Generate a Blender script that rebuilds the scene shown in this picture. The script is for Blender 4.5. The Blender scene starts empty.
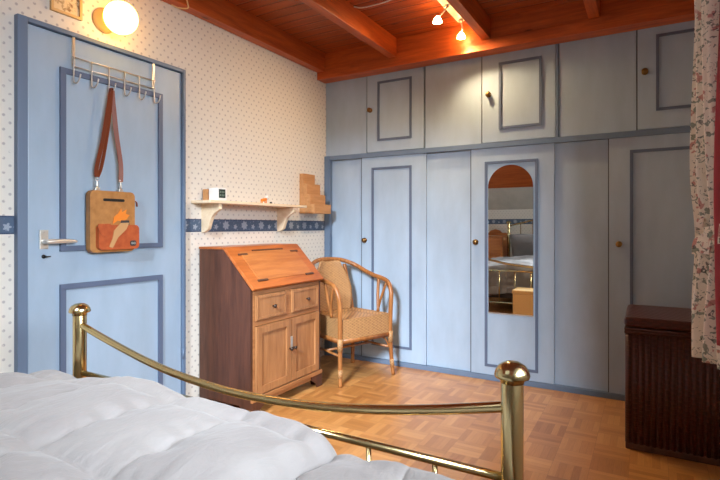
import bpy, bmesh, math, random
from mathutils import Vector, Matrix, noise

random.seed(7)
PI = math.pi
S = bpy.context.scene
COL = S.collection

# ------------------------------------------------------------------ camera
cd = bpy.data.cameras.new('camera')
cd.sensor_width = 36.0
cd.lens = 25.0
cd.shift_y = -13.5 / 720
cd.clip_start = 0.05
cam = bpy.data.objects.new('camera', cd)
COL.objects.link(cam)
cam.location = (2.403, -3.571, 1.10)
cam.rotation_euler = (PI / 2, 0, math.radians(30))
S.camera = cam

# ------------------------------------------------------------------ world, exposure
w = bpy.data.worlds.new('world'); S.world = w; w.use_nodes = True
bgn = w.node_tree.nodes['Background']
bgn.inputs[0].default_value = (0.75, 0.87, 1.0, 1); bgn.inputs[1].default_value = 1.0
S.view_settings.view_transform = 'Standard'
S.view_settings.look = 'None'
S.view_settings.gamma = 1.0
S.view_settings.use_curve_mapping = False
S.view_settings.exposure = 0.2

# daylight: the window in the right wall and a roof window added behind the viewer for fill
WIN_Y0, WIN_Y1, WIN_Z0, WIN_Z1 = -3.55, -2.02, 0.85, 2.08


def daylight(name, loc, aim, sx, sy, energy, col):
    ld = bpy.data.lights.new(name, 'AREA'); ld.shape = 'RECTANGLE'; ld.size = sx; ld.size_y = sy
    ld.energy = energy; ld.color = col
    lo = bpy.data.objects.new(name, ld); COL.objects.link(lo); lo.location = loc
    lo.rotation_euler = (Vector(aim) - Vector(loc)).to_track_quat('-Z', 'Y').to_euler()


daylight('window_daylight', (4.2, -3.0, 2.45), (.2, -1.7, .5), 2.2, 1.8, 400, (0.80, 0.90, 1.0))
daylight('added_roof_fill', (2.05, -6.3, 3.45), (1.4, -2.0, .9), .8, 1.4, 900, (0.80, 0.90, 1.0))  # added fill light from behind the viewer, for wardrobe and floor

GLOBE_E, BULB_E, SPOT_W = 10.5, 60.0, 48.0


# ------------------------------------------------------------------ node helpers
class N:
    def __init__(s, nt, sock): s.nt = nt; s.s = sock
    def _m(s, op, *a):
        n = s.nt.nodes.new('ShaderNodeMath'); n.operation = op
        for i, v in enumerate((s,) + a):
            if isinstance(v, N): s.nt.links.new(v.s, n.inputs[i])
            else: n.inputs[i].default_value = v
        return N(s.nt, n.outputs[0])
    def __add__(s, o): return s._m('ADD', o)
    def __sub__(s, o): return s._m('SUBTRACT', o)
    def __mul__(s, o): return s._m('MULTIPLY', o)
    def __truediv__(s, o): return s._m('DIVIDE', o)
    def floor(s): return s._m('FLOOR')
    def frac(s): return s._m('FRACT')
    def sin(s): return s._m('SINE')
    def cos(s): return s._m('COSINE')
    def sqrt(s): return s._m('SQRT')
    def abs(s): return s._m('ABSOLUTE')
    def mod(s, o): return s._m('FLOORED_MODULO', o)
    def atan2(s, o): return s._m('ARCTAN2', o)
    def max(s, o): return s._m('MAXIMUM', o)
    def min(s, o): return s._m('MINIMUM', o)
    def gt(s, o): return s._m('GREATER_THAN', o)
    def lt(s, o): return s._m('LESS_THAN', o)
    def step(s, a, b):
        n = s.nt.nodes.new('ShaderNodeMapRange'); n.interpolation_type = 'SMOOTHSTEP'
        s.nt.links.new(s.s, n.inputs[0]); n.inputs[1].default_value = a; n.inputs[2].default_value = b
        return N(s.nt, n.outputs[0])


def lin(c):
    return tuple((x / 12.92 if x <= .04045 else ((x + .055) / 1.055) ** 2.4) for x in (v / 255 for v in c)) + (1.0,)


class M:
    """a procedural material under construction"""
    def __init__(s, name, col=(128, 128, 128), rough=.5, metal=0.0, spec=None):
        s.m = bpy.data.materials.new(name); s.m.use_nodes = True
        s.nt = s.m.node_tree; s.b = s.nt.nodes['Principled BSDF']
        s.b.inputs['Base Color'].default_value = lin(col)
        s.b.inputs['Roughness'].default_value = rough; s.b.inputs['Metallic'].default_value = metal
        if spec is not None: s.b.inputs['Specular IOR Level'].default_value = spec
    def node(s, t, **kw):
        n = s.nt.nodes.new(t)
        for k, v in kw.items(): setattr(n, k, v)
        return n
    def link(s, a, b): s.nt.links.new(a, b)
    def coord(s, which='Object'): return s.node('ShaderNodeTexCoord').outputs[which]
    def xyz(s):
        n = s.node('ShaderNodeSeparateXYZ'); s.link(s.coord(), n.inputs[0])
        return [N(s.nt, o) for o in n.outputs]
    def vec(s, x, y, z):
        n = s.node('ShaderNodeCombineXYZ')
        for i, v in enumerate((x, y, z)):
            if isinstance(v, N): s.link(v.s, n.inputs[i])
            else: n.inputs[i].default_value = v
        return n.outputs[0]
    def mapped(s, scale, loc=(0, 0, 0)):
        n = s.node('ShaderNodeMapping'); s.link(s.coord(), n.inputs[0])
        n.inputs['Scale'].default_value = scale; n.inputs['Location'].default_value = loc
        return n.outputs[0]
    def noise(s, vec, scale=5, detail=4, rough=.55, dist=0):
        n = s.node('ShaderNodeTexNoise'); s.link(vec, n.inputs['Vector'])
        n.inputs['Scale'].default_value = scale; n.inputs['Detail'].default_value = detail
        n.inputs['Roughness'].default_value = rough; n.inputs['Distortion'].default_value = dist
        return N(s.nt, n.outputs[0])
    def white(s, vec):
        n = s.node('ShaderNodeTexWhiteNoise'); s.link(vec, n.inputs[0]); return N(s.nt, n.outputs[0])
    def ramp(s, fac, stops):
        n = s.node('ShaderNodeValToRGB'); s.link(fac.s, n.inputs[0])
        e = n.color_ramp.elements
        while len(e) < len(stops): e.new(.5)
        for i, (p, c) in enumerate(stops): e[i].position = p; e[i].color = lin(c)
        return n.outputs[0]
    def mix(s, fac, a, b, mode='MIX'):
        n = s.node('ShaderNodeMix', data_type='RGBA', blend_type=mode)
        if isinstance(fac, N): s.link(fac.s, n.inputs[0])
        else: n.inputs[0].default_value = fac
        for v, i in ((a, 6), (b, 7)):
            if isinstance(v, tuple): n.inputs[i].default_value = lin(v)
            else: s.link(v, n.inputs[i])
        return n.outputs[2]
    def col(s, sock): s.link(sock, s.b.inputs['Base Color'])
    def bump(s, h, strength=.3, dist=.01):
        n = s.node('ShaderNodeBump'); n.inputs['Strength'].default_value = strength; n.inputs['Distance'].default_value = dist
        s.link(h.s, n.inputs['Height']); s.link(n.outputs[0], s.b.inputs['Normal'])
    def emit(s, c, e):
        s.b.inputs['Emission Color'].default_value = lin(c); s.b.inputs['Emission Strength'].default_value = e


def paint(name, c, rough=.45):
    k = M(name, c, rough)
    n = k.noise(k.mapped((1, 1, .35)), 7, 5)
    d = tuple(int(v * .93) for v in c)
    k.col(k.ramp(n, [(.3, d), (.7, c)]))
    k.bump(k.noise(k.mapped((1, 1, .3)), 90, 3), .06, .002)
    return k.m


def wood(name, dark, light, axis='x', rough=.4, scale=1.0, knots=False, board=None):
    k = M(name, light, rough)
    a = {'x': (.09, 1, 1), 'y': (1, .09, 1), 'z': (1, 1, .09)}[axis]
    v = k.mapped(tuple(i * scale for i in a))
    n = k.noise(v, 26, 6, .6, .6)
    f = k.noise(v, 120, 3, .6)
    fac = n * .75 + f * .25
    c = k.ramp(fac, [(.34, dark), (.66, light)])
    if knots:
        a2 = {'x': (.45, 1, 1), 'y': (1, .45, 1), 'z': (1, 1, .45)}[axis]
        vo = k.node('ShaderNodeTexVoronoi'); k.link(k.mapped(a2), vo.inputs['Vector']); vo.inputs['Scale'].default_value = 5.0
        kn = N(k.nt, vo.outputs['Distance']).step(.10, .03)
        c = k.mix(kn * .75, c, tuple(int(i * .35) for i in dark))
    if board:
        x, y, z = k.xyz()
        t = (y if board[0] == 'y' else x) / board[1]
        tone = k.white(k.vec(t.floor(), 3.1, 0)) * .35
        c = k.mix(tone, c, tuple(int(i * .6) for i in dark))
        g = ((t.frac() - .5).abs()).gt(.5 - .004 / board[1])
        c = k.mix(g * .8, c, tuple(int(i * .25) for i in dark))
        k.bump(((t.frac() - .5).abs()).step(.5, .5 - .012 / board[1]), .6, .006)
    else:
        k.bump(fac, .08, .003)
    k.col(c)
    return k.m


def wicker(name, dark, light, du=.009, dz=.006, rough=.5):
    k = M(name, light, rough)
    x, y, z = k.xyz()
    u = (x + y) * (1 / du) ; v = z * (1 / dz)
    wv = ((u * PI).sin() * ((v * PI).sin())) * .5 + .5
    st = ((v * PI).sin().abs()).min((u * PI * .5).cos().abs() + .35)
    t = k.noise(k.mapped((1, 1, 1)), 40, 3)
    h = wv * .5 + st * .3 + t * .35
    k.col(k.ramp(h, [(.2, dark), (.62, light)]))
    k.bump(h, .7, .004)
    return k.m


def wallpaper(name, ua):
    k = M(name, (236, 230, 222), .75)
    xyz = k.xyz(); u = xyz[0] if ua == 'x' else xyz[1]; z = xyz[2]
    pu, pz = .050, .062
    def dots(ou, oz):
        a = ((u / pu + ou).frac() - .5) * pu; b = ((z / pz + oz).frac() - .5) * pz
        return (a * a + b * b).sqrt().step(.0085, .004)
    d = dots(0, 0).max(dots(.5, .5))
    blot = k.noise(k.mapped((1, 1, 1)), 55, 2).step(.3, .5)
    base = k.mix(k.noise(k.mapped((1, 1, 1)), 3, 3) * .3, (226, 221, 211), (214, 206, 194))
    c = k.mix(d * blot * .62, base, (146, 138, 142))
    # printed floral border at about eye height
    inb = ((z - 1.1065).abs()).lt(.040)
    edge = ((z - 1.1065).abs()).gt(.034)
    P = .1725
    def flower(off, zc, r, amp, n):
        a = ((u / P + off).frac() - .5) * P; b = z - zc
        rr = (a * a + b * b).sqrt(); th = b.atan2(a)
        lim = (th * n).cos() * amp + r
        body = (rr - lim).step(.003, -.003)
        inner = ((rr * 420).sin() * (th * (n * 2)).cos()) * .28 + .72
        return body * inner
    fl = flower(.27, 1.108, .026, .005, 7).max(flower(.77, 1.098, .014, .004, 5))
    leaf = k.noise(k.mapped((1, 1, 1)), 70, 2).step(.58, .70) * .35
    bc = k.mix(leaf.max(fl * .8), (78, 96, 120), (190, 198, 210))
    bc = k.mix(edge * .75, bc, (38, 52, 84))
    c = k.mix(inb, c, bc)
    k.col(c)
    k.bump(k.noise(k.mapped((1, 1, 1)), 220, 2), .05, .001)
    return k.m


def parquet(name):
    k = M(name, (190, 130, 80), .33)
    x, y, z = k.xyz()
    sq = .155; nst = 5
    gx, gy = x / sq, y / sq
    par = (gx.floor() + gy.floor()).mod(2.0)
    along = gx * par + gy * (par * -1 + 1)           # across the strips
    run = gy * par + gx * (par * -1 + 1)
    strip = (along.frac() * nst).floor()
    rnd = k.white(k.vec(gx.floor(), gy.floor(), strip))
    cell = k.white(k.vec(gx.floor(), gy.floor(), 9.5))
    grain = k.noise(k.vec(along * 8.0, run * .7, rnd * 20), 3.2, 4, .6)
    fac = rnd * .36 + cell * .26 + grain * .38
    c = k.ramp(fac, [(.2, (156, 102, 52)), (.5, (186, 130, 72)), (.8, (206, 152, 92))])
    gap = ((along.frac() * nst).frac() - .5).abs().gt(.485)
    gap2 = (run.frac() - .5).abs().gt(.493)
    c = k.mix(gap.max(gap2) * .45, c, (92, 54, 28))
    k.col(c)
    k.b.inputs['Coat Weight'].default_value = .25; k.b.inputs['Coat Roughness'].default_value = .22
    k.bump(grain * .5 + rnd * .5, .05, .002)
    return k.m


def floral(name):
    k = M(name, (222, 214, 200), .8)
    v = k.mapped((1, 1, 1))
    a = k.noise(v, 27, 2, .5, .5).step(.60, .65)
    b = k.noise(k.mapped((1, 1, 1), (3, 1, 5)), 48, 2, .5, .8).step(.57, .61)
    c3 = k.noise(k.mapped((1, 1, 1), (8, 4, 2)), 62, 3, .6, 1.0).step(.60, .64)
    c = k.mix(b * .75, (240, 232, 218), (92, 118, 100))
    c = k.mix(a * .85, c, (196, 132, 122))
    c = k.mix(c3 * .8, c, (70, 72, 70))
    k.col(c)
    return k.m


def glass_pane(name):
    m = bpy.data.materials.new(name); m.use_nodes = True; nt = m.node_tree
    nt.nodes.remove(nt.nodes['Principled BSDF'])
    t = nt.nodes.new('ShaderNodeBsdfTransparent'); g = nt.nodes.new('ShaderNodeBsdfGlossy'); g.inputs['Roughness'].default_value = .02
    mx = nt.nodes.new('ShaderNodeMixShader'); fr = nt.nodes.new('ShaderNodeFresnel'); fr.inputs[0].default_value = 1.3
    nt.links.new(fr.outputs[0], mx.inputs[0]); nt.links.new(t.outputs[0], mx.inputs[1]); nt.links.new(g.outputs[0], mx.inputs[2])
    nt.links.new(mx.outputs[0], nt.nodes['Material Output'].inputs[0])
    return m


BLUE = paint('blue_paint', (166, 186, 206))
TRIM = paint('slate_blue_paint', (104, 124, 150))
DOORBLUE = paint('door_blue_paint', (160, 181, 202), .4)
MOULD = paint('moulding_paint', (92, 106, 132))
GAPSHADE = paint('gap_shade_paint', (70, 74, 84), .7)  # dark colour for the shade in the gaps beside the doors
PLASTER = paint('grey_plaster', (205, 200, 190), .8)
WP_L = wallpaper('flower_sprig_wallpaper_side', 'y')
WP_B = wallpaper('flower_sprig_wallpaper_end', 'x')
FLOOR = parquet('mosaic_parquet')
CEIL = wood('pine_boards', (136, 58, 20), (188, 90, 34), 'x', .38, 1.0, True, ('y', .096))
SLOPEW = wood('pine_slope_boards', (150, 66, 24), (196, 98, 40), 'x', .4, 1.0, True)
BEAMY = wood('pine_beam', (152, 66, 24), (204, 100, 42), 'y', .4, 1.0, True)
BEAMX = wood('pine_fascia', (152, 66, 24), (204, 100, 42), 'x', .4, 1.0, True)
BRASS = M('aged_brass', (208, 188, 138), .2, 1.0)
BRASS = BRASS.m
KNOBBRASS = M('knob_brass', (138, 106, 64), .32, 1.0).m
CHROME = M('satin_steel', (214, 210, 202), .34, .8).m
NICKEL = M('pale_nickel', (226, 222, 212), .3, .7).m
MIRROR = M('mirror_glass', (235, 238, 236), .01, 1.0).m
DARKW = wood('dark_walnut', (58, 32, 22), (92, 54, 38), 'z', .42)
DESKTOP = wood('honey_oak', (146, 74, 30), (186, 104, 48), 'y', .33)
FLAPP = wood('flap_oak', (156, 86, 40), (188, 118, 62), 'y', .35)
DESKF = wood('light_oak', (136, 90, 54), (176, 124, 80), 'z', .42)
DESKH = wood('light_oak_rail', (138, 88, 50), (178, 122, 76), 'y', .42)
KNOBD = M('dark_knob', (52, 36, 28), .35).m
PINE = wood('pale_pine', (222, 196, 160), (240, 220, 190), 'y', .5)
KRAFT = wood('kraft_wood', (176, 122, 72), (204, 150, 98), 'y', .7)
RATTAN = wood('rattan_cane', (126, 74, 34), (176, 116, 62), 'z', .38, 1.4)
WICK = wicker('woven_rattan', (62, 36, 18), (184, 138, 90), .018, .010)
BASKET = wicker('woven_straw', (150, 104, 58), (222, 182, 120), .02, .012)
TRUNKW = wicker('dark_red_wicker', (26, 9, 7), (72, 26, 18), .026, .012, .36)
PINEF = wood('amber_pine', (150, 84, 36), (196, 120, 60), 'x', .45)
COTTON = M('grey_cotton', (128, 122, 119), .85)
_v = COTTON.mapped((1, 1, 1))
COTTON.col(COTTON.ramp(COTTON.noise(_v, 6, 3), [(.3, (124, 118, 116)), (.7, (131, 126, 123))]))
COTTON.bump(COTTON.noise(COTTON.mapped((2.6, 1, 1)), 9, 5, .55, .6), .35, .018)
COTTON.b.inputs['Sheen Weight'].default_value = .15
COTTON = COTTON.m
MATT = M('white_mattress', (214, 212, 210), .85).m
FLORAL = floral('floral_cotton')
PINK = M('dusty_red_cloth', (176, 72, 80), .85).m
TAN = M('tan_leather', (178, 122, 64), .5)
TAN.col(TAN.ramp(TAN.noise(TAN.mapped((1, 1, 1)), 25, 5), [(.3, (158, 106, 54)), (.7, (184, 130, 72))])); TAN = TAN.m
RUST = M('rust_leather', (184, 88, 40), .45)
RUST.col(RUST.ramp(RUST.noise(RUST.mapped((1, 1, 1)), 30, 4), [(.3, (156, 68, 32)), (.7, (182, 90, 46))])); RUST = RUST.m
STRAPM = M('brown_strap_leather', (132, 62, 32), .5).m
ORANGE = M('orange_leather', (228, 130, 40), .5).m
SUEDE = M('pale_suede', (186, 140, 92), .85).m
BLACK = M('black_plastic', (24, 24, 26), .4).m
PATCH = M('dark_label', (58, 56, 58), .5).m
WHITE = M('white_plastic', (232, 230, 226), .4).m
SCREEN = M('dark_green_screen', (52, 62, 56), .2).m
DIGIT = M('grey_digits', (104, 116, 104), .3).m
CREAMC = M('cream_cord', (226, 196, 150), .6).m
WHITEM = M('white_enamel', (232, 228, 220), .35).m
PAPER = M('cream_print', (226, 206, 164), .7)
PAPER.col(PAPER.ramp(PAPER.noise(PAPER.mapped((1, 1, 1)), 45, 4), [(.36, (150, 112, 70)), (.5, (228, 208, 166))])); PAPER = PAPER.m
FRAMEW = M('pale_frame', (214, 178, 122), .5).m
GLOBE = M('lit_opal_glass', (255, 240, 210), .3); GLOBE.emit((255, 190, 92), GLOBE_E); GLOBE = GLOBE.m
BULB = M('lit_halogen_bulb', (255, 230, 190), .3); BULB.emit((255, 196, 120), BULB_E); BULB = BULB.m
GLASS = glass_pane('window_glass')
DARKBASE = M('dark_bed_base', (58, 44, 36), .7).m


# ------------------------------------------------------------------ mesh helpers
class B:
    """collects shapes in world coordinates; build() links them as ONE mesh object"""
    def __init__(s): s.bm = bmesh.new()
    def box(s, x0, x1, y0, y1, z0, z1, bev=0, seg=2, mat=None):
        t = bmesh.new(); bmesh.ops.create_cube(t, size=1)
        for v in t.verts:
            v.co = Vector(((x0 + x1) / 2 + v.co.x * (x1 - x0), (y0 + y1) / 2 + v.co.y * (y1 - y0), (z0 + z1) / 2 + v.co.z * (z1 - z0)))
        if bev: bmesh.ops.bevel(t, geom=t.edges[:], offset=bev, segments=seg, profile=.6, affect='EDGES')
        s.merge(t, mat); return s
    def merge(s, t, mat=None):
        if mat is not None:
            for v in t.verts: v.co = mat @ v.co
        d = {}
        for v in t.verts: d[v] = s.bm.verts.new(v.co)
        for f in t.faces:
            try: nf = s.bm.faces.new([d[v] for v in f.verts]); nf.smooth = f.smooth
            except ValueError: pass
        t.free()
    def lathe(s, prof, centre, axis='z', n=24, smooth=True):
        """prof: (radius, height) pairs along axis"""
        c = Vector(centre); rings = []
        def P(r, h, a):
            u, v = r * math.cos(a), r * math.sin(a)
            return c + (Vector((u, v, h)) if axis == 'z' else Vector((h, u, v)) if axis == 'x' else Vector((v, h, u)))
        for r, h in prof:
            if r < 1e-5: rings.append([s.bm.verts.new(P(0, h, 0))])
            else: rings.append([s.bm.verts.new(P(r, h, 2 * PI * i / n)) for i in range(n)])
        for a, b in zip(rings, rings[1:]):
            for i in range(n):
                j = (i + 1) % n
                q = [a[i % len(a)], a[j % len(a)], b[j % len(b)], b[i % len(b)]]
                u = list(dict.fromkeys(q))
                if len(u) > 2:
                    f = s.bm.faces.new(u); f.smooth = smooth
        for ring in (rings[0], rings[-1]):
            if len(ring) > 2: s.bm.faces.new(ring)
        return s
    def tube(s, pts, r, n=10, closed=False, sub=0):
        pts = [Vector(p) for p in pts]; rs = r if isinstance(r, (list, tuple)) else [r] * len(pts)
        if sub: pts, rs = spline(pts, rs, sub)
        rings = []; up = None
        for i, p in enumerate(pts):
            a = pts[i - 1] if i else (pts[-1] if closed else p); b = pts[(i + 1) % len(pts)] if (i < len(pts) - 1 or closed) else p
            t = (b - a).normalized()
            if up is None: up = t.orthogonal().normalized()
            up = (up - t * up.dot(t)).normalized(); q = t.cross(up)
            rings.append([s.bm.verts.new(p + (up * math.cos(2 * PI * k / n) + q * math.sin(2 * PI * k / n)) * rs[i]) for k in range(n)])
        m = len(rings)
        for i in range(m if closed else m - 1):
            a, b = rings[i], rings[(i + 1) % m]
            for k in range(n):
                f = s.bm.faces.new([a[k], a[(k + 1) % n], b[(k + 1) % n], b[k]]); f.smooth = True
        if not closed:
            s.bm.faces.new(rings[0][::-1]); s.bm.faces.new(rings[-1])
        return s
    def ribbon(s, pts, wdir, width, thick, sub=4):
        pts = [Vector(p) for p in pts]; pts, _ = spline(pts, [0] * len(pts), sub)
        wd = Vector(wdir).normalized(); rings = []
        for i, p in enumerate(pts):
            a = pts[max(i - 1, 0)]; b = pts[min(i + 1, len(pts) - 1)]; t = (b - a).normalized()
            q = t.cross(wd).normalized(); wv = q.cross(t).normalized()
            rings.append([s.bm.verts.new(p + wv * sx * width / 2 + q * sy * thick / 2) for sx, sy in ((1, 1), (-1, 1), (-1, -1), (1, -1))])
        for a, b in zip(rings, rings[1:]):
            for k in range(4): s.bm.faces.new([a[k], a[(k + 1) % 4], b[(k + 1) % 4], b[k]])
        s.bm.faces.new(rings[0][::-1]); s.bm.faces.new(rings[-1]); return s
    def prism(s, poly, plane, d0, d1, bev=0):
        """poly in the plane 'xz','yz' or 'xy', extruded along the third axis"""
        def P(u, v, d): return {'xz': (u, d, v), 'yz': (d, u, v), 'xy': (u, v, d)}[plane]
        t = bmesh.new()
        a = [t.verts.new(P(u, v, d0)) for u, v in poly]; b = [t.verts.new(P(u, v, d1)) for u, v in poly]
        t.faces.new(a[::-1]); t.faces.new(b); n = len(poly)
        for i in range(n): t.faces.new([a[i], a[(i + 1) % n], b[(i + 1) % n], b[i]])
        if bev: bmesh.ops.bevel(t, geom=[e for e in t.edges if len(e.link_faces) == 2 and e.calc_face_angle() > .8], offset=bev, segments=2, profile=.6, affect='EDGES')
        s.merge(t); return s
    def frame(s, plane, u0, u1, v0, v1, wd, d0, d1, bev=.004):
        """mitre-like rectangular moulding"""
        for a, b, c, d in ((u0, u1, v0, v0 + wd), (u0, u1, v1 - wd, v1), (u0, u0 + wd, v0 + wd, v1 - wd), (u1 - wd, u1, v0 + wd, v1 - wd)):
            s.prism([(a, c), (b, c), (b, d), (a, d)], plane, d0, d1, bev)
        return s
    def grid(s, nu, nv, f, smooth=True):
        g = [[s.bm.verts.new(f(i / nu, j / nv)) for j in range(nv + 1)] for i in range(nu + 1)]
        for i in range(nu):
            for j in range(nv):
                q = s.bm.faces.new([g[i][j], g[i + 1][j], g[i + 1][j + 1], g[i][j + 1]]); q.smooth = smooth
        return s
    def build(s, name, mat, parent=None, solid=None, smooth_angle=None):
        bmesh.ops.recalc_face_normals(s.bm, faces=s.bm.faces[:])
        me = bpy.data.meshes.new(name)
        root = parent
        while root is not None and root.parent is not None: root = root.parent
        if root is not None:
            inv = MATS.get(root.name, Matrix()).inverted()
            for v in s.bm.verts: v.co = inv @ v.co
        s.bm.to_mesh(me); s.bm.free(); me.materials.append(mat)
        o = bpy.data.objects.new(name, me); COL.objects.link(o)
        if parent is not None: o.parent = parent
        if solid:
            md = o.modifiers.new('thickness', 'SOLIDIFY'); md.thickness = solid; md.offset = -1
        return o


def spline(pts, rs, sub):
    out, ro = [], []
    n = len(pts)
    for i in range(n - 1):
        p0, p1, p2, p3 = pts[max(i - 1, 0)], pts[i], pts[i + 1], pts[min(i + 2, n - 1)]
        for k in range(sub):
            t = k / sub
            out.append(.5 * ((2 * p1) + (p2 - p0) * t + (2 * p0 - 5 * p1 + 4 * p2 - p3) * t * t + (3 * p1 - p0 - 3 * p2 + p3) * t ** 3))
            ro.append(rs[i] + (rs[i + 1] - rs[i]) * t)
    out.append(pts[-1]); ro.append(rs[-1])
    return out, ro


MATS = {}


def thing(name, label, cat, loc, rotz=0, group=None):
    o = bpy.data.objects.new(name, None); COL.objects.link(o)
    o.empty_display_size = .05
    o.location = loc; o.rotation_euler = (0, 0, rotz); o['label'] = label; o['category'] = cat
    if group: o['group'] = group
    MATS[o.name] = Matrix.Translation(Vector(loc)) @ Matrix.Rotation(rotz, 4, 'Z')
    return o


def tag(o, label, cat, group=None):
    o['label'] = label; o['category'] = cat
    if group: o['group'] = group
    return o


def struct(o): o['kind'] = 'structure'; return o


# ------------------------------------------------------------------ the room
XR, YB, YF, ZC = 2.80, -4.60, 0.62, 2.54
struct(B().box(-.1, XR + .1, YB - .1, YF, -.1, 0).build('floor', FLOOR))
wl = B()
wl.box(-.1, 0, YB, -2.41, 0, ZC).box(-.1, 0, -1.53, YF, 0, ZC).box(-.1, 0, -2.41, -1.53, 2.012, ZC)
struct(wl.build('wall_left', WP_L))
wr = B()
wr.box(XR, XR + .1, YB, WIN_Y0, 0, ZC).box(XR, XR + .1, WIN_Y1, YF, 0, ZC)
wr.box(XR, XR + .1, WIN_Y0, WIN_Y1, 0, WIN_Z0).box(XR, XR + .1, WIN_Y0, WIN_Y1, WIN_Z1, ZC)
struct(wr.build('wall_right', WP_L))
struct(B().box(-.1, XR + .1, YB - .1, YB, 0, 1.38).build('wall_back', WP_B))
struct(B().box(-.1, XR + .1, YF, YF + .1, -.1, ZC).build('wall_front', PLASTER))
struct(B().box(-.1, XR + .1, YB + 1.16, YF + .1, ZC, ZC + .05).build('ceiling', CEIL))
# sloping part of the roof over the bed head: plaster low down, boards above
sl = B().prism([(YB, 1.30), (YB + .33, 1.63), (YB + .29, 1.67), (YB, 1.38)], 'yz', 0, XR)
sl = struct(sl.build('ceiling_slope', PLASTER))
RX0, RX1 = 0.98, 1.90                                # opening for the added roof window
def slope_piece(b, x0, x1, y0, y1):
    b.prism([(YB + y0, 1.30 + y0), (YB + y1, 1.30 + y1), (YB + y1 - .05, 1.35 + y1), (YB + y0 - .05, 1.35 + y0)], 'yz', x0, x1)
b = B()
slope_piece(b, 0, RX0, .33, 1.24); slope_piece(b, RX1, XR, .33, 1.24); slope_piece(b, RX0, RX1, 1.16, 1.24); slope_piece(b, RX0, RX1, .33, .42)
struct(b.build('ceiling_slope', SLOPEW))
b = B()
slope_piece(b, RX0, RX0 + .05, .42, 1.16); slope_piece(b, RX1 - .05, RX1, .42, 1.16); slope_piece(b, RX0 + .05, RX1 - .05, .42, .47); slope_piece(b, RX0 + .05, RX1 - .05, 1.11, 1.16)
rw = struct(b.build('added_roof_window', WHITEM))  # unseen roof window, added to let the fill light in
b = B(); b.prism([(YB + .46, 1.785), (YB + 1.12, 2.445), (YB + 1.117, 2.448), (YB + .457, 1.788)], 'yz', RX0 + .045, RX1 - .045)
b.build('pane', GLASS, rw)

# beams run from the front board towards the viewer
for x0, x1, zb, yb in ((0.001, .075, 2.385, YB + 1.2), (.672, .735, 2.395, YB + 1.25), (1.395, 1.455, 2.40, YB + 1.25), (2.075, 2.138, 2.405, YB + 1.25)):
    struct(B().box(x0, x1, yb, -.121, zb, ZC, .003).build('ceiling_beam', BEAMY))
b = B().box(.001, XR - .001, -.118, -.002, 2.40, ZC).box(.001, XR - .001, -.130, -.004, 2.325, 2.402, .003)
struct(b.build('ceiling_beam', BEAMX))

# window in the right wall, beside the viewer
wf = B().frame('yz', WIN_Y0, WIN_Y1, WIN_Z0, WIN_Z1, .05, XR + .03, XR + .08)
wf.box(XR + .03, XR + .08, (WIN_Y0 + WIN_Y1) / 2 - .025, (WIN_Y0 + WIN_Y1) / 2 + .025, WIN_Z0 + .05, WIN_Z1 - .05)
win = struct(wf.build('window_1', WHITEM))
B().box(XR + .053, XR + .057, WIN_Y0 + .04, WIN_Y1 - .04, WIN_Z0 + .04, WIN_Z1 - .04).build('pane', GLASS, win)
B().box(XR - .06, XR + .03, WIN_Y0 - .03, WIN_Y1 + .03, WIN_Z0 - .03, WIN_Z0, .005).build('sill', WHITEM, win)

# the blue door and its casing in the left wall
cs = B()
cs.box(-.03, .030, -2.434, -2.392, 0, 2.027, .003).box(-.03, .030, -1.541, -1.522, 0, 2.027, .003).box(-.03, .030, -2.392, -1.541, 2.006, 2.027, .003)
struct(cs.build('trim_1', TRIM))
door = B().box(-.035, .012, -2.384, -1.543, .008, 2.003, .004)
door = struct(door.build('door_1', DOORBLUE))
B().frame('yz', -2.247, -1.679, .983, 1.848, .026, .011, .024, .006).build('panel_moulding', MOULD, door)
B().frame('yz', -2.247, -1.679, .17, .828, .026, .011, .024, .006).build('panel_moulding', MOULD, door)
h = B().box(.0125, .019, -2.337, -2.299, .997, 1.084, .002).lathe([(.004, 0), (.004, .004), (0, .005)], (.018, -2.318, 1.076), 'x', 10).build('door_handle', NICKEL, door)
lv = B().lathe([(.014, .018), (.012, .03), (.011, .056), (.006, .060)], (0, -2.318, 1.031), 'x', 14)
lv.tube([(.052, -2.322, 1.031), (.056, -2.29, 1.032), (.055, -2.25, 1.032), (.052, -2.21, 1.031), (.048, -2.185, 1.029)], [.0105, .0115, .0105, .0085, .005], 10, sub=4)
lv.build('lever', NICKEL, h)
kk = B().lathe([(.009, .012), (.009, .015), (0, .0155)], (0, -2.318, .963), 'x', 12).box(.015, .034, -2.3195, -2.3165, .958, .968).box(.026, .034, -2.318, -2.296, .9605, .9655)
kk.build('key', BLACK, door)
for z in (.35, 1.72):
    B().lathe([(.007, -.03), (.007, .03)], (.026, -1.538, z), 'z', 10).build('hinge', TRIM, door)


# ------------------------------------------------------------------ built-in wardrobe
def knob(x, z, parent, y=0.0):
    b = B().lathe([(.019, 0), (.019, -.004), (.012, -.007), (.009, -.016), (.017, -.021), (.019, -.027), (.014, -.033), (0, -.035)], (x, y, z), 'y', 20)
    return b.build('knob', KNOBBRASS, parent)


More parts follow.
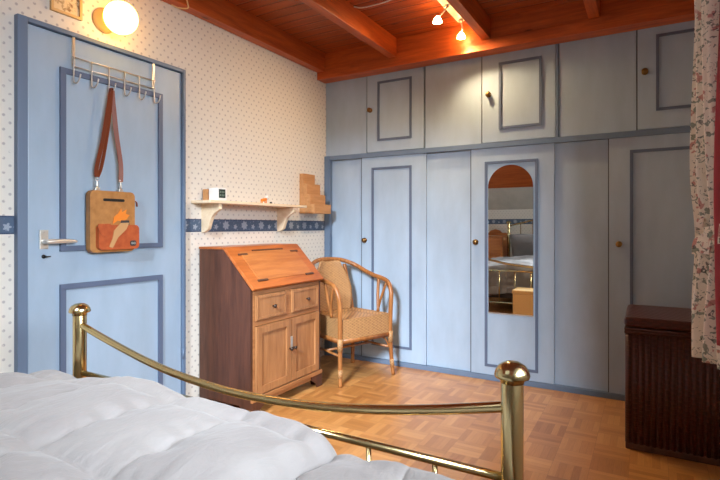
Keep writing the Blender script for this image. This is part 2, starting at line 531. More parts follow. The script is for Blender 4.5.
# each overhead unit: carcass, fixed panel, door
UNITS = ((.0, .407, .909, .509, .808, 1.789, 2.267, .440, 2.045, 'leftmost overhead cabinet in grey blue paint, beside the wallpapered wall'),
         (.917, 1.359, 1.862, 1.482, 1.773, 1.790, 2.262, 1.410, 2.044, 'middle overhead cabinet in grey blue paint, above the arched mirror door'),
         (1.880, 2.340, 2.795, 2.442, 2.74, 1.810, 2.277, 2.383, 2.058, 'rightmost overhead cabinet in grey blue paint, partly behind the curtain'))
for x0, xd, x1, m0, m1, mz0, mz1, kx, kz, lab in UNITS:
    t = thing('overhead_cabinet', lab, 'cabinet', ((x0 + x1) / 2, .3, 1.70), 0, 'overhead cabinets')
    bb = B().box(x0 + .002, x1, .022, .60, 1.701, 2.36)
    if x0 > 1.5: bb.box(1.862, 1.880, -.004, .05, 1.701, 2.36, .002)
    bb.box(x0 + .002, x1, -.006, .03, 2.352, 2.395)
    bb.build('body', TRIM, t)
    B().box(x0 + .003, xd - .005, .002, .021, 1.701, 2.352).build('fixed_panel', BLUE, t)
    B().box(xd - .004, xd + .0025, .004, .0215, 1.701, 2.352).build('gap_shade_strip', GAPSHADE, t)  # dark strip painting the shade of the seam beside the door
    d = B().box(xd + .003, x1 - .002, -.003, .021, 1.703, 2.351, .002).build('door', BLUE, t)
    B().frame('xz', m0, m1, mz0, mz1, .017, -.012, -.0025, .004).build('panel_moulding', MOULD, d)
    knob(kx, kz, d, -.003)

t = thing('built_in_wardrobe', 'grey blue built-in wardrobe with sliding doors along the end wall', 'wardrobe', (1.4, .3, 0))
bb = B().box(.001, XR - .004, .032, .60, .036, 1.66)
bb.box(.001, .055, -.022, .06, 0, 1.699, .003).box(.056, XR - .004, -.014, .06, 1.662, 1.699, .002).box(.056, XR - .004, -.012, .06, 0, .034, .002)
bb.build('frame', TRIM, t)
for x0, x1 in ((.056, .372), (.915, 1.29), (1.84, 2.195)):
    B().box(x0, x1, .020, .031, .035, 1.662).build('fixed_panel', BLUE, t)
for i, (x0, x1, m0, m1, mz0, mz1, kx) in enumerate(((.358, .925, .453, .806, .139, 1.577, .388), (1.279, 1.852, 1.381, 1.748, .097, 1.565, 1.315), (2.183, 2.75, 2.301, 2.66, .10, 1.580, 2.240))):
    d = B().box(x0, x1, .001, .0195, .036, 1.664, .002).build('sliding_door', BLUE, t)
    B().box(x0 - .006, x0 - .0002, .003, .0195, .036, 1.662).build('gap_shade_strip', GAPSHADE, d)  # recess shade and the darker door edge put into one dark strip
    B().frame('xz', m0, m1, mz0, mz1, .018, -.008, .0015, .004).build('panel_moulding', MOULD, d)
    knob(kx, .988, d, .001)
    if i == 1:
        # arched mirror, hung very slightly forward at the top
        xa, xb, za, zb = 1.407, 1.717, .485, 1.533
        r = (xb - xa) / 2; xc = (xa + xb) / 2
        poly = [(xa, za), (xb, za)] + [(xc + r * math.cos(a * PI / 24), zb - r + r * math.sin(a * PI / 24)) for a in range(25)]
        mb = B().prism(poly, 'xz', -.004, 0)
        k = math.tan(math.radians(.45))
        for v in mb.bm.verts: v.co.y -= (v.co.z - za) * k
        mo = mb.build('mirror', MIRROR, d); mo['label'] = 'tall arched mirror'
        B().frame('xz', xa - .002, xb + .002, za - .006, za + .002, .003, -.006, .001, 0).build('mirror_clip', CHROME, mo)

# ------------------------------------------------------------------ wall lamp, spots, cords, picture
t = thing('wall_lamp', 'lit round opal globe lamp on brass base above the door', 'lamp', (.001, -2.022, 2.146))
B().lathe([(.062, .001), (.062, .010), (.050, .022), (.040, .035), (.034, .055)], (0, -2.02, 2.146), 'x', 28).build('base', FRAMEW, t)
B().lathe([(.03, -.074)] + [(.080 * math.sin(a * PI / 20), -.080 * math.cos(a * PI / 20)) for a in range(3, 20)] + [(0, .080)], (.122, -2.006, 2.141), 'x', 32).build('globe', GLOBE, t)

t = thing('ceiling_spotlight_bar', 'white ceiling spotlight bar with two lit spots beside a beam', 'spotlight', (1.29, -.6, ZC))
B().box(1.262, 1.322, -1.15, -.245, ZC - .032, ZC - .0005, .004).build('bar', WHITEM, t)
for bx, by, bz, ax, ay, dx in ((1.222, -.525, 2.425, 1.285, -.535, -.55), (1.268, -.190, 2.425, 1.294, -.275, .45)):
    a = B().lathe([(.016, 0), (.016, -.012), (.006, -.016)], (ax, ay, ZC - .032), 'z', 16)
    a.tube([(ax, ay, ZC - .045), ((ax + bx) / 2 + .01, (ay + by) / 2, (ZC - .045 + bz) / 2 + .012), (bx, by, bz + .022)], .006, 10, sub=3)
    a = a.build('spot_arm', CHROME, t)
    B().lathe([(.012, .030), (.024, .012), (.030, -.004), (.030, -.008)], (bx, by, bz), 'z', 20).build('spot_bulb', BULB, a)
    sl_ = bpy.data.lights.new('spot_beam', 'SPOT'); sl_.energy = SPOT_W; sl_.color = (1.0, .70, .38); sl_.spot_size = math.radians(140); sl_.spot_blend = .9; sl_.shadow_soft_size = .03
    so = bpy.data.objects.new('spot_beam', sl_); COL.objects.link(so); so.location = (bx, by - .01, bz - .02)
    so.rotation_euler = (Vector((bx + dx, by - .25, bz - 1)) - Vector((bx, by, bz))).to_track_quat('-Z', 'Y').to_euler()

CABLE = [(.737, -.765, ZC - .006), (.785, -.743, ZC - .014), (.88, -.738, ZC - .014), (.99, -.745, ZC - .012), (1.12, -.79, ZC - .008), (1.258, -.90, ZC - .010)]
o = B().tube(CABLE, .0045, 8, sub=6).build('lamp_cable', WHITEM)
tag(o, 'thin white cable running along the pine ceiling to the spotlight bar', 'cable')
o = B().tube([(.076, -1.58, 2.47), (.082, -1.555, 2.40), (.070, -1.545, 2.375), (.020, -1.57, 2.380), (.012, -1.61, 2.384)], .004, 8, sub=6).build('hanging_cord', CREAMC)
tag(o, 'cream cord looped under the beam at top left', 'cord')

t = thing('framed_print', 'small pale framed print high on wall above the door', 'picture', (.001, -2.21, 2.1))
B().frame('yz', -2.285, -2.138, 2.103, 2.31, .012, .001, .016, .002).build('frame', FRAMEW, t)
B().box(.001, .006, -2.274, -2.149, 2.114, 2.30).build('print', PAPER, t)

# ------------------------------------------------------------------ hook rail over the door
t = thing('over_door_hook_rail', 'silver wire hook rail with six hooks hung over the door top', 'hook rail', (.02, -1.965, 1.85))
for y in (-2.186, -1.742):
    B().ribbon([(-.004, y, 2.0065), (.008, y, 2.0068), (.0225, y, 2.0065), (.0235, y, 1.99), (.0235, y, 1.93), (.024, y, 1.865)], (0, 1, 0), .013, .0022, 3).build('strap', CHROME, t)
B().tube([(.030, -2.196, 1.908), (.030, -1.734, 1.908)], .0032, 8).tube([(.030, -2.196, 1.864), (.030, -1.734, 1.864)], .0032, 8).build('rail', CHROME, t)
for y in (-2.192, -2.103, -2.012, -1.925, -1.837, -1.745):
    B().tube([(.0345, y, 1.908), (.0345, y, 1.86), (.0345, y, 1.80), (.040, y, 1.784), (.055, y + .004, 1.782), (.068, y + .008, 1.80), (.074, y + .010, 1.822)], .0034, 8, sub=4).build('hook', CHROME, t)

# shoulder bag hanging from the third hook
t = thing('shoulder_bag', 'tan and rust leather shoulder bag hanging on the door', 'bag', (.05, -2.01, .975))
def rrect(u0, u1, v0, v1, r, n=5):
    p = []
    for cx, cy, a0 in ((u1 - r, v0 + r, -PI / 2), (u1 - r, v1 - r, 0), (u0 + r, v1 - r, PI / 2), (u0 + r, v0 + r, PI)):
        for i in range(n + 1): a = a0 + PI / 2 * i / n; p.append((cx + r * math.cos(a), cy + r * math.sin(a)))
    return p
B().prism(rrect(-2.128, -1.885, .972, 1.278, .025), 'yz', .027, .062, .005).build('bag_body', TAN, t)
B().prism(rrect(-2.120, -1.880, .978, 1.268, .02), 'yz', .0245, .0265).build('back_panel', STRAPM, t)
B().prism(rrect(-2.062, -1.945, 1.226, 1.240, .006), 'yz', .0615, .0632).build('handle_slot', BLACK, t)
pk = B().prism(rrect(-2.100, -1.878, .985, 1.108, .022), 'yz', .0625, .088, .008).build('front_pocket', RUST, t)
B().prism([(-2.108, 1.098), (-2.104, 1.112), (-2.04, 1.114), (-2.04, 1.062), (-2.06, 1.050), (-2.09, 1.060)], 'yz', .0885, .0915, .001).build('pocket_flap', RUST, pk)
B().prism([(-2.048, 1.000), (-2.030, .992), (-2.000, 1.045), (-1.955, 1.085), (-1.938, 1.120), (-1.985, 1.118), (-2.022, 1.080), (-2.030, 1.040)], 'yz', .0885, .0912, .001).build('suede_patch', SUEDE, pk)
B().prism([(-2.012, 1.112), (-2.005, 1.148), (-1.985, 1.165), (-1.965, 1.192), (-1.962, 1.172), (-1.935, 1.188), (-1.940, 1.165), (-1.918, 1.160), (-1.935, 1.138), (-1.960, 1.125), (-1.985, 1.130)], 'yz', .0625, .066, .001).build('flame_applique', ORANGE, t)
B().box(.0625, .067, -1.968, -1.920, 1.108, 1.132, .002).build('clasp_patch', PATCH, t)
lbm = B().prism(rrect(-1.932, -1.897, 1.000, 1.028, .010), 'yz', .0885, .0905).build('label_patch', PATCH, pk)
eb = B()
for yc in (-1.921, -1.908):
    eb.lathe([(.0065, .0004), (.0065, .0016), (.004, .0016), (.004, .0004)], (.0901, yc, 1.014), 'x', 14)
eb.build('emblem', CHROME, lbm)
B().ribbon([(.05, -1.884, 1.235), (.056, -1.872, 1.228), (.056, -1.868, 1.205)], (1, 0, 0), .010, .003, 3).build('zip_pull', STRAPM, t)
st = B()
st.ribbon([(.052, -2.014, 1.785), (.053, -2.028, 1.70), (.05, -2.058, 1.52), (.047, -2.086, 1.39), (.046, -2.085, 1.345)], (1, .6, 0), .020, .003, 5)
st.ribbon([(.060, -2.014, 1.786), (.060, -2.018, 1.74), (.056, -2.036, 1.56), (.050, -2.062, 1.40), (.046, -2.080, 1.345)], (1, .6, 0), .016, .003, 5)
st.ribbon([(.052, -2.010, 1.787), (.054, -2.000, 1.70), (.052, -1.982, 1.56), (.048, -1.957, 1.42), (.046, -1.955, 1.33)], (.5, 1, 0), .022, .003, 5)
st.ribbon([(.060, -2.010, 1.787), (.061, -2.005, 1.72), (.058, -1.995, 1.60), (.052, -1.962, 1.44), (.049, -1.957, 1.35)], (.5, 1, 0), .018, .003, 5)
st.ribbon([(.050, -2.018, 1.775), (.0545, -2.017, 1.795), (.0555, -2.0095, 1.795), (.054, -2.006, 1.775)], (1, 0, 0), .018, .003, 4)
st.build('shoulder_strap', STRAPM, t)
for y in (-2.083, -1.956):
    c = B().tube([(.046, y - .008, 1.338), (.046, y + .008, 1.338), (.046, y + .009, 1.328), (.046, y - .009, 1.328)], .0022, 6, closed=True)
    c.lathe([(.005, 0), (.007, .012), (.004, .030), (.004, .036)], (.046, y, 1.292), 'z', 10).box(.040, .052, y - .012, y + .012, 1.276, 1.292, .002)
    c.build('strap_clip', CHROME, t)

# ------------------------------------------------------------------ shelf and what stands on it
t = thing('wall_shelf', 'pale pine wall shelf on two curved brackets above the bureau', 'shelf', (.0, -1.05, 1.24))
B().box(.001, .168, -1.460, -.50, 1.240, 1.258, .004).build('shelf_board', PINE, t)
for y in (-1.366, -.636):
    prof = [(.001, 1.2395), (.150, 1.2395), (.152, 1.205), (.140, 1.196), (.118, 1.186), (.090, 1.160), (.072, 1.120), (.060, 1.085), (.040, 1.072), (.020, 1.064), (.001, 1.062)]
    B().prism(prof, 'xz', y - .012, y + .012, .002).build('bracket', PINE, t)
t = thing('digital_clock', 'white cube clock with dark screen at left on the shelf', 'clock', (.11, -1.39, 1.258))
B().box(.065, .140, -1.378, -1.302, 1.2585, 1.336, .004).build('case', WHITE, t)
sc = B().box(.1395, .1415, -1.367, -1.314, 1.275, 1.328, .0005).build('screen', SCREEN, t)
dg = B()
for z in (1.285, 1.305):
    for y in (-1.360, -1.346, -1.332): dg.box(.1414, .1419, y, y + .008, z, z + .012)
dg.build('digits', DIGIT, sc)
tag(B().box(.018, .056, -1.382, -1.340, 1.2585, 1.330, .002).build('small_box', KRAFT), 'small brown box beside the white cube clock on the shelf', 'box')
t = thing('figurine', 'tiny orange and cream animal figurine standing on the shelf', 'figurine', (.09, -.898, 1.258))
fg = B().tube([(.09, -.925, 1.283), (.09, -.898, 1.285), (.09, -.875, 1.290)], [.008, .012, .009], 10, sub=3)
for y in (-.921, -.881):
    for x in (.084, .096): fg.tube([(x, y, 1.2585), (x, y, 1.282)], .0035, 6)
fg.build('body', ORANGE, t)
B().lathe([(0, -.011), (.008, -.007), (.011, 0), (.008, .008), (0, .011)], (.09, -.867, 1.304), 'z', 12).tube([(.09, -.863, 1.312), (.09, -.860, 1.323)], .003, 6).build('head', WHITEM, t)
tag(B().lathe([(.008, 0), (.010, .006), (.006, .014), (0, .016)], (.10, -.836, 1.2583), 'z', 12).build('trinket', BLACK), 'tiny dark trinket lying right of the orange figurine', 'trinket')
t = thing('stepped_box_rack', 'kraft brown stepped box rack fixed to wall at shelf end', 'rack', (0.001, -.26, 1.20))
for x0, x1, y0, y1, z1 in ((.001, .040, -.372, -.215, 1.520), (.0405, .072, -.372, -.185, 1.440), (.0725, .105, -.372, -.160, 1.355), (.1055, .145, -.372, -.138, 1.277)):
    B().box(x0, x1, y0, y1, 1.203, z1, .002).build('step_box', KRAFT, t)

# ------------------------------------------------------------------ bureau
t = thing('bureau_desk', 'old oak bureau with dark sides and slanted writing flap', 'desk', (.22, -1.04, 0))
Y0, Y1, XB, XF = -1.402, -.700, .012, .430
side = [(XB, .0), (XB + .06, 0), (XB + .075, .055), (XF - .09, .055), (XF - .07, 0), (XF - .004, 0), (XF - .004, .735), (.212, .962), (XB, .962)]
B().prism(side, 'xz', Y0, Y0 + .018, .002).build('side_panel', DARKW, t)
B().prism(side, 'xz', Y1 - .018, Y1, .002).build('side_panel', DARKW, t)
B().box(XB, XB + .01, Y0 + .018, Y1 - .018, .06, .962).build('back_panel', DARKW, t)
B().box(XB, .215, Y0 - .006, Y1 + .006, .9625, .976, .003).build('top', DESKTOP, t)
# slanted flap built flat, then turned onto the slope
sx, sz = XF - .208, .962 - .735
L = math.hypot(sx, sz); ang = math.atan2(-sz, sx)
Ms = Matrix.Translation((.212, 0, .964)) @ Matrix.Rotation(-ang, 4, 'Y')
fl = B().box(0, L + .012, Y0 - .003, Y1 + .003, 0, .018, .003, mat=Ms).build('writing_flap', DESKTOP, t)
pn = B().box(.045, L - .045, Y0 + .085, Y1 - .085, .0175, .0215, .002, mat=Ms).build('flap_panel', FLAPP, fl)
for a0, a1, b0, b1 in ((.036, .045, Y0 + .20, Y1 - .20), (L - .05, L - .036, Y0 + .07, Y0 + .16), (L - .05, L - .036, Y1 - .16, Y1 - .07), (.06, .072, Y0 + .06, Y0 + .14), (.06, .072, Y1 - .14, Y1 - .06)):
    B().box(a0, a1, b0, b1, .018, .0245, .002, mat=Ms).build('carved_moulding', DARKW, fl)
B().prism([(XF - .03, .700), (XF - .004, .700), (XF - .004, .722), (XF - .03, .745)], 'xz', Y0 + .0185, Y1 - .0185).build('front_rail', DESKH, t)
cf = B()                                      # face frame
for y0, y1, z0, z1 in ((Y0 + .0185, Y0 + .034, .06, .70), (Y1 - .034, Y1 - .0185, .06, .70), (Y0 + .034, Y1 - .034, .520, .548), (-1.082, -1.030, .548, .70), (Y0 + .034, Y1 - .034, .06, .118)):
    cf.box(XF - .022, XF - .002, y0, y1, z0, z1, .0015)
cf.box(XB + .012, XF - .03, Y0 + .0185, Y1 - .0185, .10, .69)
cf.build('face_frame', DESKH, t)
B().box(XF - .003, XF + .012, Y0 - .004, Y1 + .004, .085, .112, .004).build('plinth_moulding', DESKH, t)
for y0, y1, sgn in ((Y0, Y0 + .11, 1), (Y1 - .11, Y1, -1)):
    e = y0 if sgn > 0 else y1
    B().prism([(e, 0), (e + sgn * .05, 0), (e + sgn * .065, .03), (e + sgn * .115, .060), (e + sgn * .115, .084), (e, .084)], 'yz', XF - .003, XF + .010, .002).build('bracket_foot', DARKW, t)
def dknob(y, z, p):
    B().lathe([(.006, 0), (.006, .010), (.012, .016), (.012, .022), (0, .026)], (XF + .012, y, z), 'x', 14).build('knob', KNOBD, p)
for y0, y1, ky in ((Y0 + .036, -1.084, -1.222), (-1.028, Y1 - .036, -.878)):
    d = B().box(XF - .010, XF + .006, y0, y1, .550, .698, .003).frame('yz', y0 + .008, y1 - .008, .558, .690, .012, XF + .005, XF + .010, .003).build('drawer', DESKF, t)
    dknob(ky, .622, d)
for y0, y1, ky in ((Y0 + .037, -1.0455, -1.060), (-1.0405, Y1 - .037, -1.022)):
    d = B().box(XF - .010, XF + .000, y0, y1, .122, .516, .002).frame('yz', y0, y1, .122, .516, .042, XF - .001, XF + .012, .003).build('door', DESKF, t)
    dknob(ky, .330, d)
B().box(XF + .012, XF + .0145, -1.052, -1.032, .335, .405, .001).build('lock_plate', CHROME, t)

# ------------------------------------------------------------------ rattan armchair
rz = math.radians(-21.7)
cx, cy = .655 - .21 * math.cos(rz), -.448 - .21 * math.sin(rz)
t = thing('rattan_armchair', 'rattan armchair with woven back and seat, beside the bureau', 'chair', (cx, cy, 0), rz)
MC = MATS[t.name]
def W(p): return MC @ Vector(p)
class CB(B):
    def tube(s, pts, *a, **k): return super().tube([W(p) for p in pts], *a, **k)
for sg in (-1, 1):
    CB().tube([(.225, sg * .243, 0.001), (.212, sg * .236, .12), (.205, sg * .232, .30), (.205, sg * .232, .44), (.208, sg * .236, .55), (.200, sg * .242, .62), (.160, sg * .247, .682), (.09, sg * .25, .705), (.0, sg * .252, .718)], [.014, .015, .016, .0165, .0165, .0165, .0165, .0165, .0165], 12, sub=5).build('front_leg', RATTAN, t)
    CB().tube([(-.225, sg * .205, 0.001), (-.205, sg * .195, .20), (-.205, sg * .190, .43), (-.235, sg * .172, .62), (-.262, sg * .150, .80)], .0155, 12, sub=5).build('back_leg', RATTAN, t)
    CB().tube([(.085, sg * .215, .455), (.06, sg * .232, .58), (.05, sg * .25, .705)], .012, 10, sub=4).tube([(.075, sg * .215, .455), (.10, sg * .232, .56), (.145, sg * .246, .676)], .010, 10, sub=4).build('arm_support', RATTAN, t)
    CB().tube([(.200, sg * .225, .20), (.185, sg * .20, .262), (.150, sg * .165, .288)] , .006, 8, sub=4).build('corner_brace', RATTAN, t)
CB().tube([(.0, -.252, .718), (-.10, -.246, .745), (-.20, -.205, .795), (-.262, -.12, .832), (-.280, 0, .842), (-.262, .12, .832), (-.20, .205, .795), (-.10, .246, .745), (.0, .252, .718)], .0165, 12, sub=6).build('arm_rail', RATTAN, t)
CB().tube([(.20, -.225, .30), (.20, .225, .30), (-.195, .185, .30), (-.195, -.185, .30)], .019, 10, closed=True).build('seat_rail', RATTAN, t)
st = CB()
for sg in (-1, 1): st.tube([(.205, sg * .23, .205), (-.20, sg * .19, .205)], .009, 8)
st.tube([(.0, -.21, .205), (.0, .21, .205)], .009, 8).build('stretcher', RATTAN, t)
# woven seat box with a shallow dished top
def seat(u, v):
    x = -.195 + .40 * u; hw = .185 + .042 * u; y = -hw + 2 * hw * v
    e = min(1, 6 * min(u, 1 - u, v, 1 - v))
    return W((x, y, .452 - .014 * e))
sb = B().grid(16, 16, seat)
o = [(.206, -.229), (.206, .229), (-.197, .187), (-.197, -.187)]
for (x0, y0), (x1, y1) in zip(o, o[1:] + o[:1]):
    sb.grid(12, 6, lambda u, v: W((x0 + (x1 - x0) * u, y0 + (y1 - y0) * u, .455 - .14 * v)))
sb.build('woven_seat', WICK, t)
def back(u, v):
    z = .44 + .385 * v
    hw = .150 + .035 * math.sin(PI * min(v * 1.1, 1)) - .05 * v * v * v
    y = -hw + 2 * hw * u; s2 = 1 - (2 * u - 1) ** 2
    x = -.185 - .065 * v - .03 * s2 * (.4 + v)
    return W((x, y, z + .012 * s2 * v))
B().grid(18, 20, back).build('woven_back', WICK, t, solid=.014)
for sg in (-1, 1):
    CB().tube([(.219, sg * .240, .06), (.2125, sg * .2365, .115)], [.0165, .0168], 12).build('cane_wrapping', WICK, t)
    CB().tube([(.206, sg * .2325, .24), (.205, sg * .232, .325)], .019, 12).build('cane_wrapping', WICK, t)

# ------------------------------------------------------------------ dark wicker trunk under the curtain
t = thing('wicker_trunk', 'dark red-brown wicker trunk standing beneath the curtain', 'trunk', (2.53, -.52, 0))
tx0, tx1, ty0, ty1 = 2.305, 2.765, -.765, -.285
tb = B().box(tx0 + .002, tx1 - .002, ty0 + .002, ty1 - .002, .03, .585)
n = 17
for i in range(n):
    x = tx0 + .012 + (tx1 - tx0 - .024) * i / (n - 1)
    tb.tube([(x, ty0 + .008, .03), (x, ty0 + .008, .585)], .012, 8); tb.tube([(x, ty1 - .008, .03), (x, ty1 - .008, .585)], .012, 8)
    y = ty0 + .012 + (ty1 - ty0 - .024) * i / (n - 1)
    tb.tube([(tx0 + .008, y, .03), (tx0 + .008, y, .585)], .012, 8); tb.tube([(tx1 - .008, y, .03), (tx1 - .008, y, .585)], .012, 8)
tb.build('trunk_body', TRUNKW, t)
B().box(tx0 - .002, tx1, ty0 - .004, ty1 + .002, 0, .034, .008).build('base_band', DARKW, t)
rim = B()
for z in (.578, .592): rim.tube([(tx0, ty0, z), (tx1, ty0, z), (tx1, ty1, z), (tx0, ty1, z)], .010, 8, closed=True)
rim.build('rim', TRUNKW, t)
B().box(tx0 - .008, tx1 + .004, ty0 - .010, ty1 + .004, .604, .652, .020, 4).build('lid', TRUNKW, t)

# ------------------------------------------------------------------ curtain at the right edge
t = thing('curtain', 'floral curtain with dusty red lining tied back at the window', 'curtain', (2.6, -1.7, .64))
def gather(z):                                   # how far the folds are pulled together at the tie
    return 1 - .40 * math.exp(-((z - 1.06) / .17) ** 2)
def hang(path, s_, z, amp, nf, ph):
    n = len(path) - 1; k = min(int(s_ * n), n - 1); f_ = s_ * n - k
    a, b_ = Vector(path[k]), Vector(path[k + 1]); p = a + (b_ - a) * f_; d = (b_ - a).normalized(); q = Vector((d.y, -d.x))
    g = gather(z); mid = Vector((2.60, -1.56))
    p = mid + (p - mid) * (1 - (1 - g) * math.exp(-(p - mid).length / .18))
    p += q * (amp * g * (math.sin(2 * PI * nf * s_ + ph) + .25 * math.sin(2 * PI * nf * 2.3 * s_ + z * 1.5)))
    return Vector((p.x + .008 * math.sin(z * 4 + s_ * 5), p.y, z))
F1 = [(2.552, -1.45), (2.578, -1.54), (2.602, -1.625)]
F2 = [(2.612, -1.60), (2.65, -1.70), (2.67, -1.84), (2.68, -1.95), (2.69, -2.08)]
B().grid(120, 60, lambda u, v: hang(F1, u, .655 + 1.625 * v, .026, 2.5, 2.6)).build('floral_panel', FLORAL, t, solid=.003)
B().grid(160, 60, lambda u, v: hang(F2, u, .715 + 1.565 * v, .018, 5, 1.0)).build('red_panel', PINK, t, solid=.003)
B().grid(160, 6, lambda u, v: hang(F2, u, .645 + .075 * v, .018, 5, 1.0)).build('hem', FLORAL, t, solid=.004)
B().tube([(2.645, -1.34, 2.285), (2.645, -3.60, 2.285)], .014, 12).build('curtain_rod', KNOBBRASS, t)
tb = B()
tb.ribbon([(2.790, -1.80, 1.12), (2.70, -1.70, 1.105), (2.628, -1.630, 1.085), (2.580, -1.580, 1.070), (2.558, -1.525, 1.065), (2.566, -1.490, 1.068), (2.62, -1.50, 1.08), (2.70, -1.60, 1.10), (2.79, -1.74, 1.12)], (0, 0, 1), .062, .006, 6)
tb = tb.build('tieback', FLORAL, t)
bw = B()
bw.ribbon([(2.560, -1.530, 1.070), (2.550, -1.555, 1.095), (2.555, -1.545, 1.125), (2.562, -1.520, 1.105), (2.560, -1.530, 1.070)], (1, -.6, .1), .022, .004, 5)
bw.ribbon([(2.560, -1.530, 1.070), (2.545, -1.550, 1.045), (2.543, -1.545, 1.005)], (1, -1, 0), .034, .004, 5)
bw.ribbon([(2.562, -1.540, 1.070), (2.568, -1.570, 1.045), (2.562, -1.575, 1.010)], (1, -1, 0), .034, .004, 5)
bw.build('bow', FLORAL, tb)

# ------------------------------------------------------------------ brass bed
BY, BX0, BX1, HY = -2.435, .492, 2.139, -4.45
t = thing('brass_bed', 'brass double bed with knobbed posts and curved foot rail', 'bed', (1.315, -3.44, 0))
for x, y, zt in ((BX0, BY, .764), (BX1, BY, .760), (BX0, HY, 1.08), (BX1, HY, 1.08)):
    p = B().lathe([(.0245, .001), (.0245, zt - .006), (.022, zt)], (x, y, 0), 'z', 28).build('post', BRASS, t)
    B().lathe([(.026, -.008), (.026, 0), (.030, .002), (.0375, .004), (.039, .009), (.036, .020), (.029, .030), (.017, .037), (0, .040)], (x, y, zt), 'z', 28).build('finial', BRASS, p)
xs = [(.492, .722), (.534, .712), (.62, .690), (.75, .660), (.908, .628), (1.08, .604), (1.315, .590), (1.552, .599), (1.716, .617), (1.863, .640), (1.994, .666), (2.10, .690), (2.139, .700)]
B().tube([(x, BY, z) for x, z in xs], .0125, 14, sub=4).build('curved_foot_rail', BRASS, t)
B().tube([(BX0, BY, .535), (BX1, BY, .535)], .0105, 12).tube([(BX0, BY, .155), (BX1, BY, .155)], .0105, 12).build('foot_cross_rail', BRASS, t)
for i in range(8):
    x = BX0 + (BX1 - BX0) * (i + 1) / 9
    B().tube([(x, BY, .155), (x, BY, .535)], .007, 10).build('foot_baluster', BRASS, t)
B().tube([(BX0, HY, 1.04), (.75, HY, 1.10), (1.05, HY, 1.17), (1.315, HY, 1.19), (1.58, HY, 1.17), (1.88, HY, 1.10), (BX1, HY, 1.04)], .0125, 14, sub=5).build('curved_head_rail', BRASS, t)
B().tube([(BX0, HY, .90), (BX1, HY, .90)], .0105, 12).tube([(BX0, HY, .40), (BX1, HY, .40)], .0105, 12).build('head_cross_rail', BRASS, t)
for i in range(8):
    x = BX0 + (BX1 - BX0) * (i + 1) / 9
    B().tube([(x, HY, .40), (x, HY, 1.05 + .13 * math.sin(PI * (i + 1) / 9))], .007, 10).build('head_baluster', BRASS, t)
B().box(BX0 - .012, BX0 + .012, HY + .02, BY - .02, .20, .26).build('side_rail', BRASS, t)
B().box(BX1 - .012, BX1 + .012, HY + .02, BY - .02, .20, .26).build('side_rail', BRASS, t)
B().box(BX0 + .015, BX1 - .015, HY + .05, BY - .13, .19, .265).build('slat_base', DARKBASE, t)
tag(B().box(.53, 2.10, -4.40, -2.575, .266, .468, .04, 3).build('mattress', MATT), 'white mattress under the quilts on the brass bed', 'mattress')


def nz(x, y, z=0, s=1): return noise.noise(Vector((x * s, y * s, z)))


def curve(tab, x):
    for (a, b_), (c, d) in zip(tab, tab[1:]):
        if x <= c: k = max(0, (x - a) / (c - a)); k = k * k * (3 - 2 * k); return b_ + (d - b_) * k
    return tab[-1][1]


def quilt(name, X0, X1, seams_x, seams_y, base, dropL, dropR, yfoot, yhead, zdrop, label, puff=.045, seed=0):
    """a box-quilted duvet: top, drooping long sides, foot end hanging inside the foot rail"""
    def prof(v):                                   # along the length: head -> foot, then down
        zt = .58; Ltop = yfoot - yhead; r = .06; arc = r * PI / 2; Ld = max(zt - r - zdrop, .02)
        s = v * (Ltop + arc + Ld)
        if s < Ltop: return yhead + s, 0.0, (0, 1), s
        if s < Ltop + arc:
            a = (s - Ltop) / r
            return yfoot + r * math.sin(a), -r * (1 - math.cos(a)), (math.sin(a), math.cos(a)), s
        return yfoot + r, -r - (s - Ltop - arc), (1, 0), s
    def cellpos(c, seams):
        for i in range(len(seams) - 1):
            if seams[i] <= c <= seams[i + 1]: return (c - seams[i]) / (seams[i + 1] - seams[i])
        return 0.0
    def f(u, v):
        x = X0 + (X1 - X0) * u
        y, dz, nrm, s = prof(v)
        cu = cellpos(x, seams_x); cv = cellpos(yhead + s, seams_y)
        pf = (abs(math.sin(PI * cu)) ** .42) * (abs(math.sin(PI * cv)) ** .35)
        pf *= 1 - .45 * max(0, min(1, (yhead + s + 2.66) / .06))
        zt = curve(base, x) - puff * .8
        h = puff * pf + .014 * nz(x * 3.1, s * 3.1, seed) + .006 * nz(x * 11, s * 5, seed + 3)
        crease = .015 * nz(x * 5, s * 22, seed + 7) * (1 - abs(math.sin(PI * cu))) + .008 * nz(x * 22, s * 5, seed + 9) * (1 - abs(math.sin(PI * cv)))
        h += crease
        dl, dr = x - X0, X1 - x
        e = 0
        for d, (rad, drop) in ((dl, dropL), (dr, dropR)):
            if d < rad: e += drop * (1 - math.sqrt(max(0, 1 - (1 - d / rad) ** 2)))
        return Vector((x, y + nrm[0] * (h - .02), zt + dz + nrm[1] * h - e))
    o = B().grid(170, 190, f).build(name, COTTON, None, solid=.018)
    return tag(o, label, 'duvet', 'duvets on the bed')


SY = [-4.3, -3.98, -3.64, -3.30, -2.965, -2.62, -2.30, -1.98]
quilt('duvet', .405, 1.765, [.405, .65, .93, 1.225, 1.475, 1.765], SY, [(.40, .586), (.54, .592), (.75, .610), (.99, .634), (1.2, .632), (1.40, .627), (1.6, .630), (1.77, .626)], (.11, .085), (.07, .075), -2.575, -4.0, .24,
      'large pale grey quilted duvet covering the left and middle of the bed', .044, 1)
quilt('duvet', 1.74, 2.20, [1.74, 1.95, 2.20], [y + .07 for y in SY], [(1.70, .572), (1.90, .588), (2.20, .580)], (.05, .03), (.10, .09), -2.575, -4.0, .26,
      'pale grey duvet at the right bed edge, partly under the larger duvet', .028, 5)


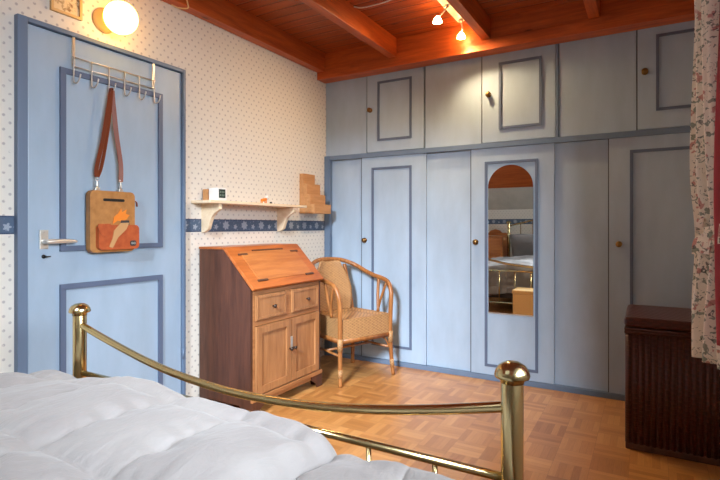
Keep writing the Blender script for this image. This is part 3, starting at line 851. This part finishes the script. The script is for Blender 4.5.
def pillow(x0, x1, label):
    xc, hw = (x0 + x1) / 2, (x1 - x0) / 2
    Mx = Matrix.Translation((xc, -4.24, .70)) @ Matrix.Rotation(math.radians(58), 4, 'X')
    def shell(sg):
        def f(u, v):
            a, b_ = 2 * u - 1, 2 * v - 1
            k = max(0, (1 - a ** 4) * (1 - b_ ** 4)) ** .5
            return Mx @ Vector((a * hw * (1 - .05 * (1 - k)), b_ * .26, sg * .085 * k + .006 * nz(a * 3, b_ * 3, xc)))
        return f
    b = B().grid(24, 18, shell(1)).grid(24, 18, shell(-1))
    bmesh.ops.remove_doubles(b.bm, verts=b.bm.verts[:], dist=.002)
    return tag(b.build('pillow', COTTON), label, 'pillow', 'pillows on the bed')


pillow(.56, 1.28, 'grey pillow leaning on the left half of the brass headboard')
pillow(1.36, 2.08, 'grey pillow leaning on the right half of the brass headboard')

# seen only in the mirror: straw basket at the bed foot, pine cupboard by the bed head
t = thing('straw_basket', 'lidded straw basket reflected in the mirror at the bed foot', 'basket', (1.26, -2.25, 0))
B().box(1.085, 1.425, -2.385, -2.125, .002, .315, .012).build('basket_body', BASKET, t)
B().box(1.078, 1.432, -2.392, -2.118, .316, .358, .012).build('lid', BASKET, t)
t = thing('bedside_cupboard', 'amber pine bedside cupboard reflected in the mirror beside the pillow', 'cupboard', (.25, -4.38, 0))
B().box(.03, .455, -4.58, -4.18, .0, .86, .004).build('body', PINEF, t)
B().box(.02, .462, -4.585, -4.165, .861, .885, .004).build('top', PINEF, t)
B().prism([(.03, .886), (.455, .886), (.455, .905), (.42, .93), (.36, .925), (.32, .965), (.25, .985), (.18, .965), (.14, .925), (.08, .93), (.03, .905)], 'xz', -4.582, -4.562, .003).build('crest', PINEF, t)
for z0, z1 in ((.62, .84), (.36, .60), (.10, .34)):
    d = B().box(.05, .435, -4.181, -4.166, z0, z1, .003).build('drawer', PINEF, t)
    B().lathe([(.008, 0), (.014, .012), (.010, .022), (0, .024)], (.24, -4.166, (z0 + z1) / 2), 'y', 14).build('knob', PINEF, d)
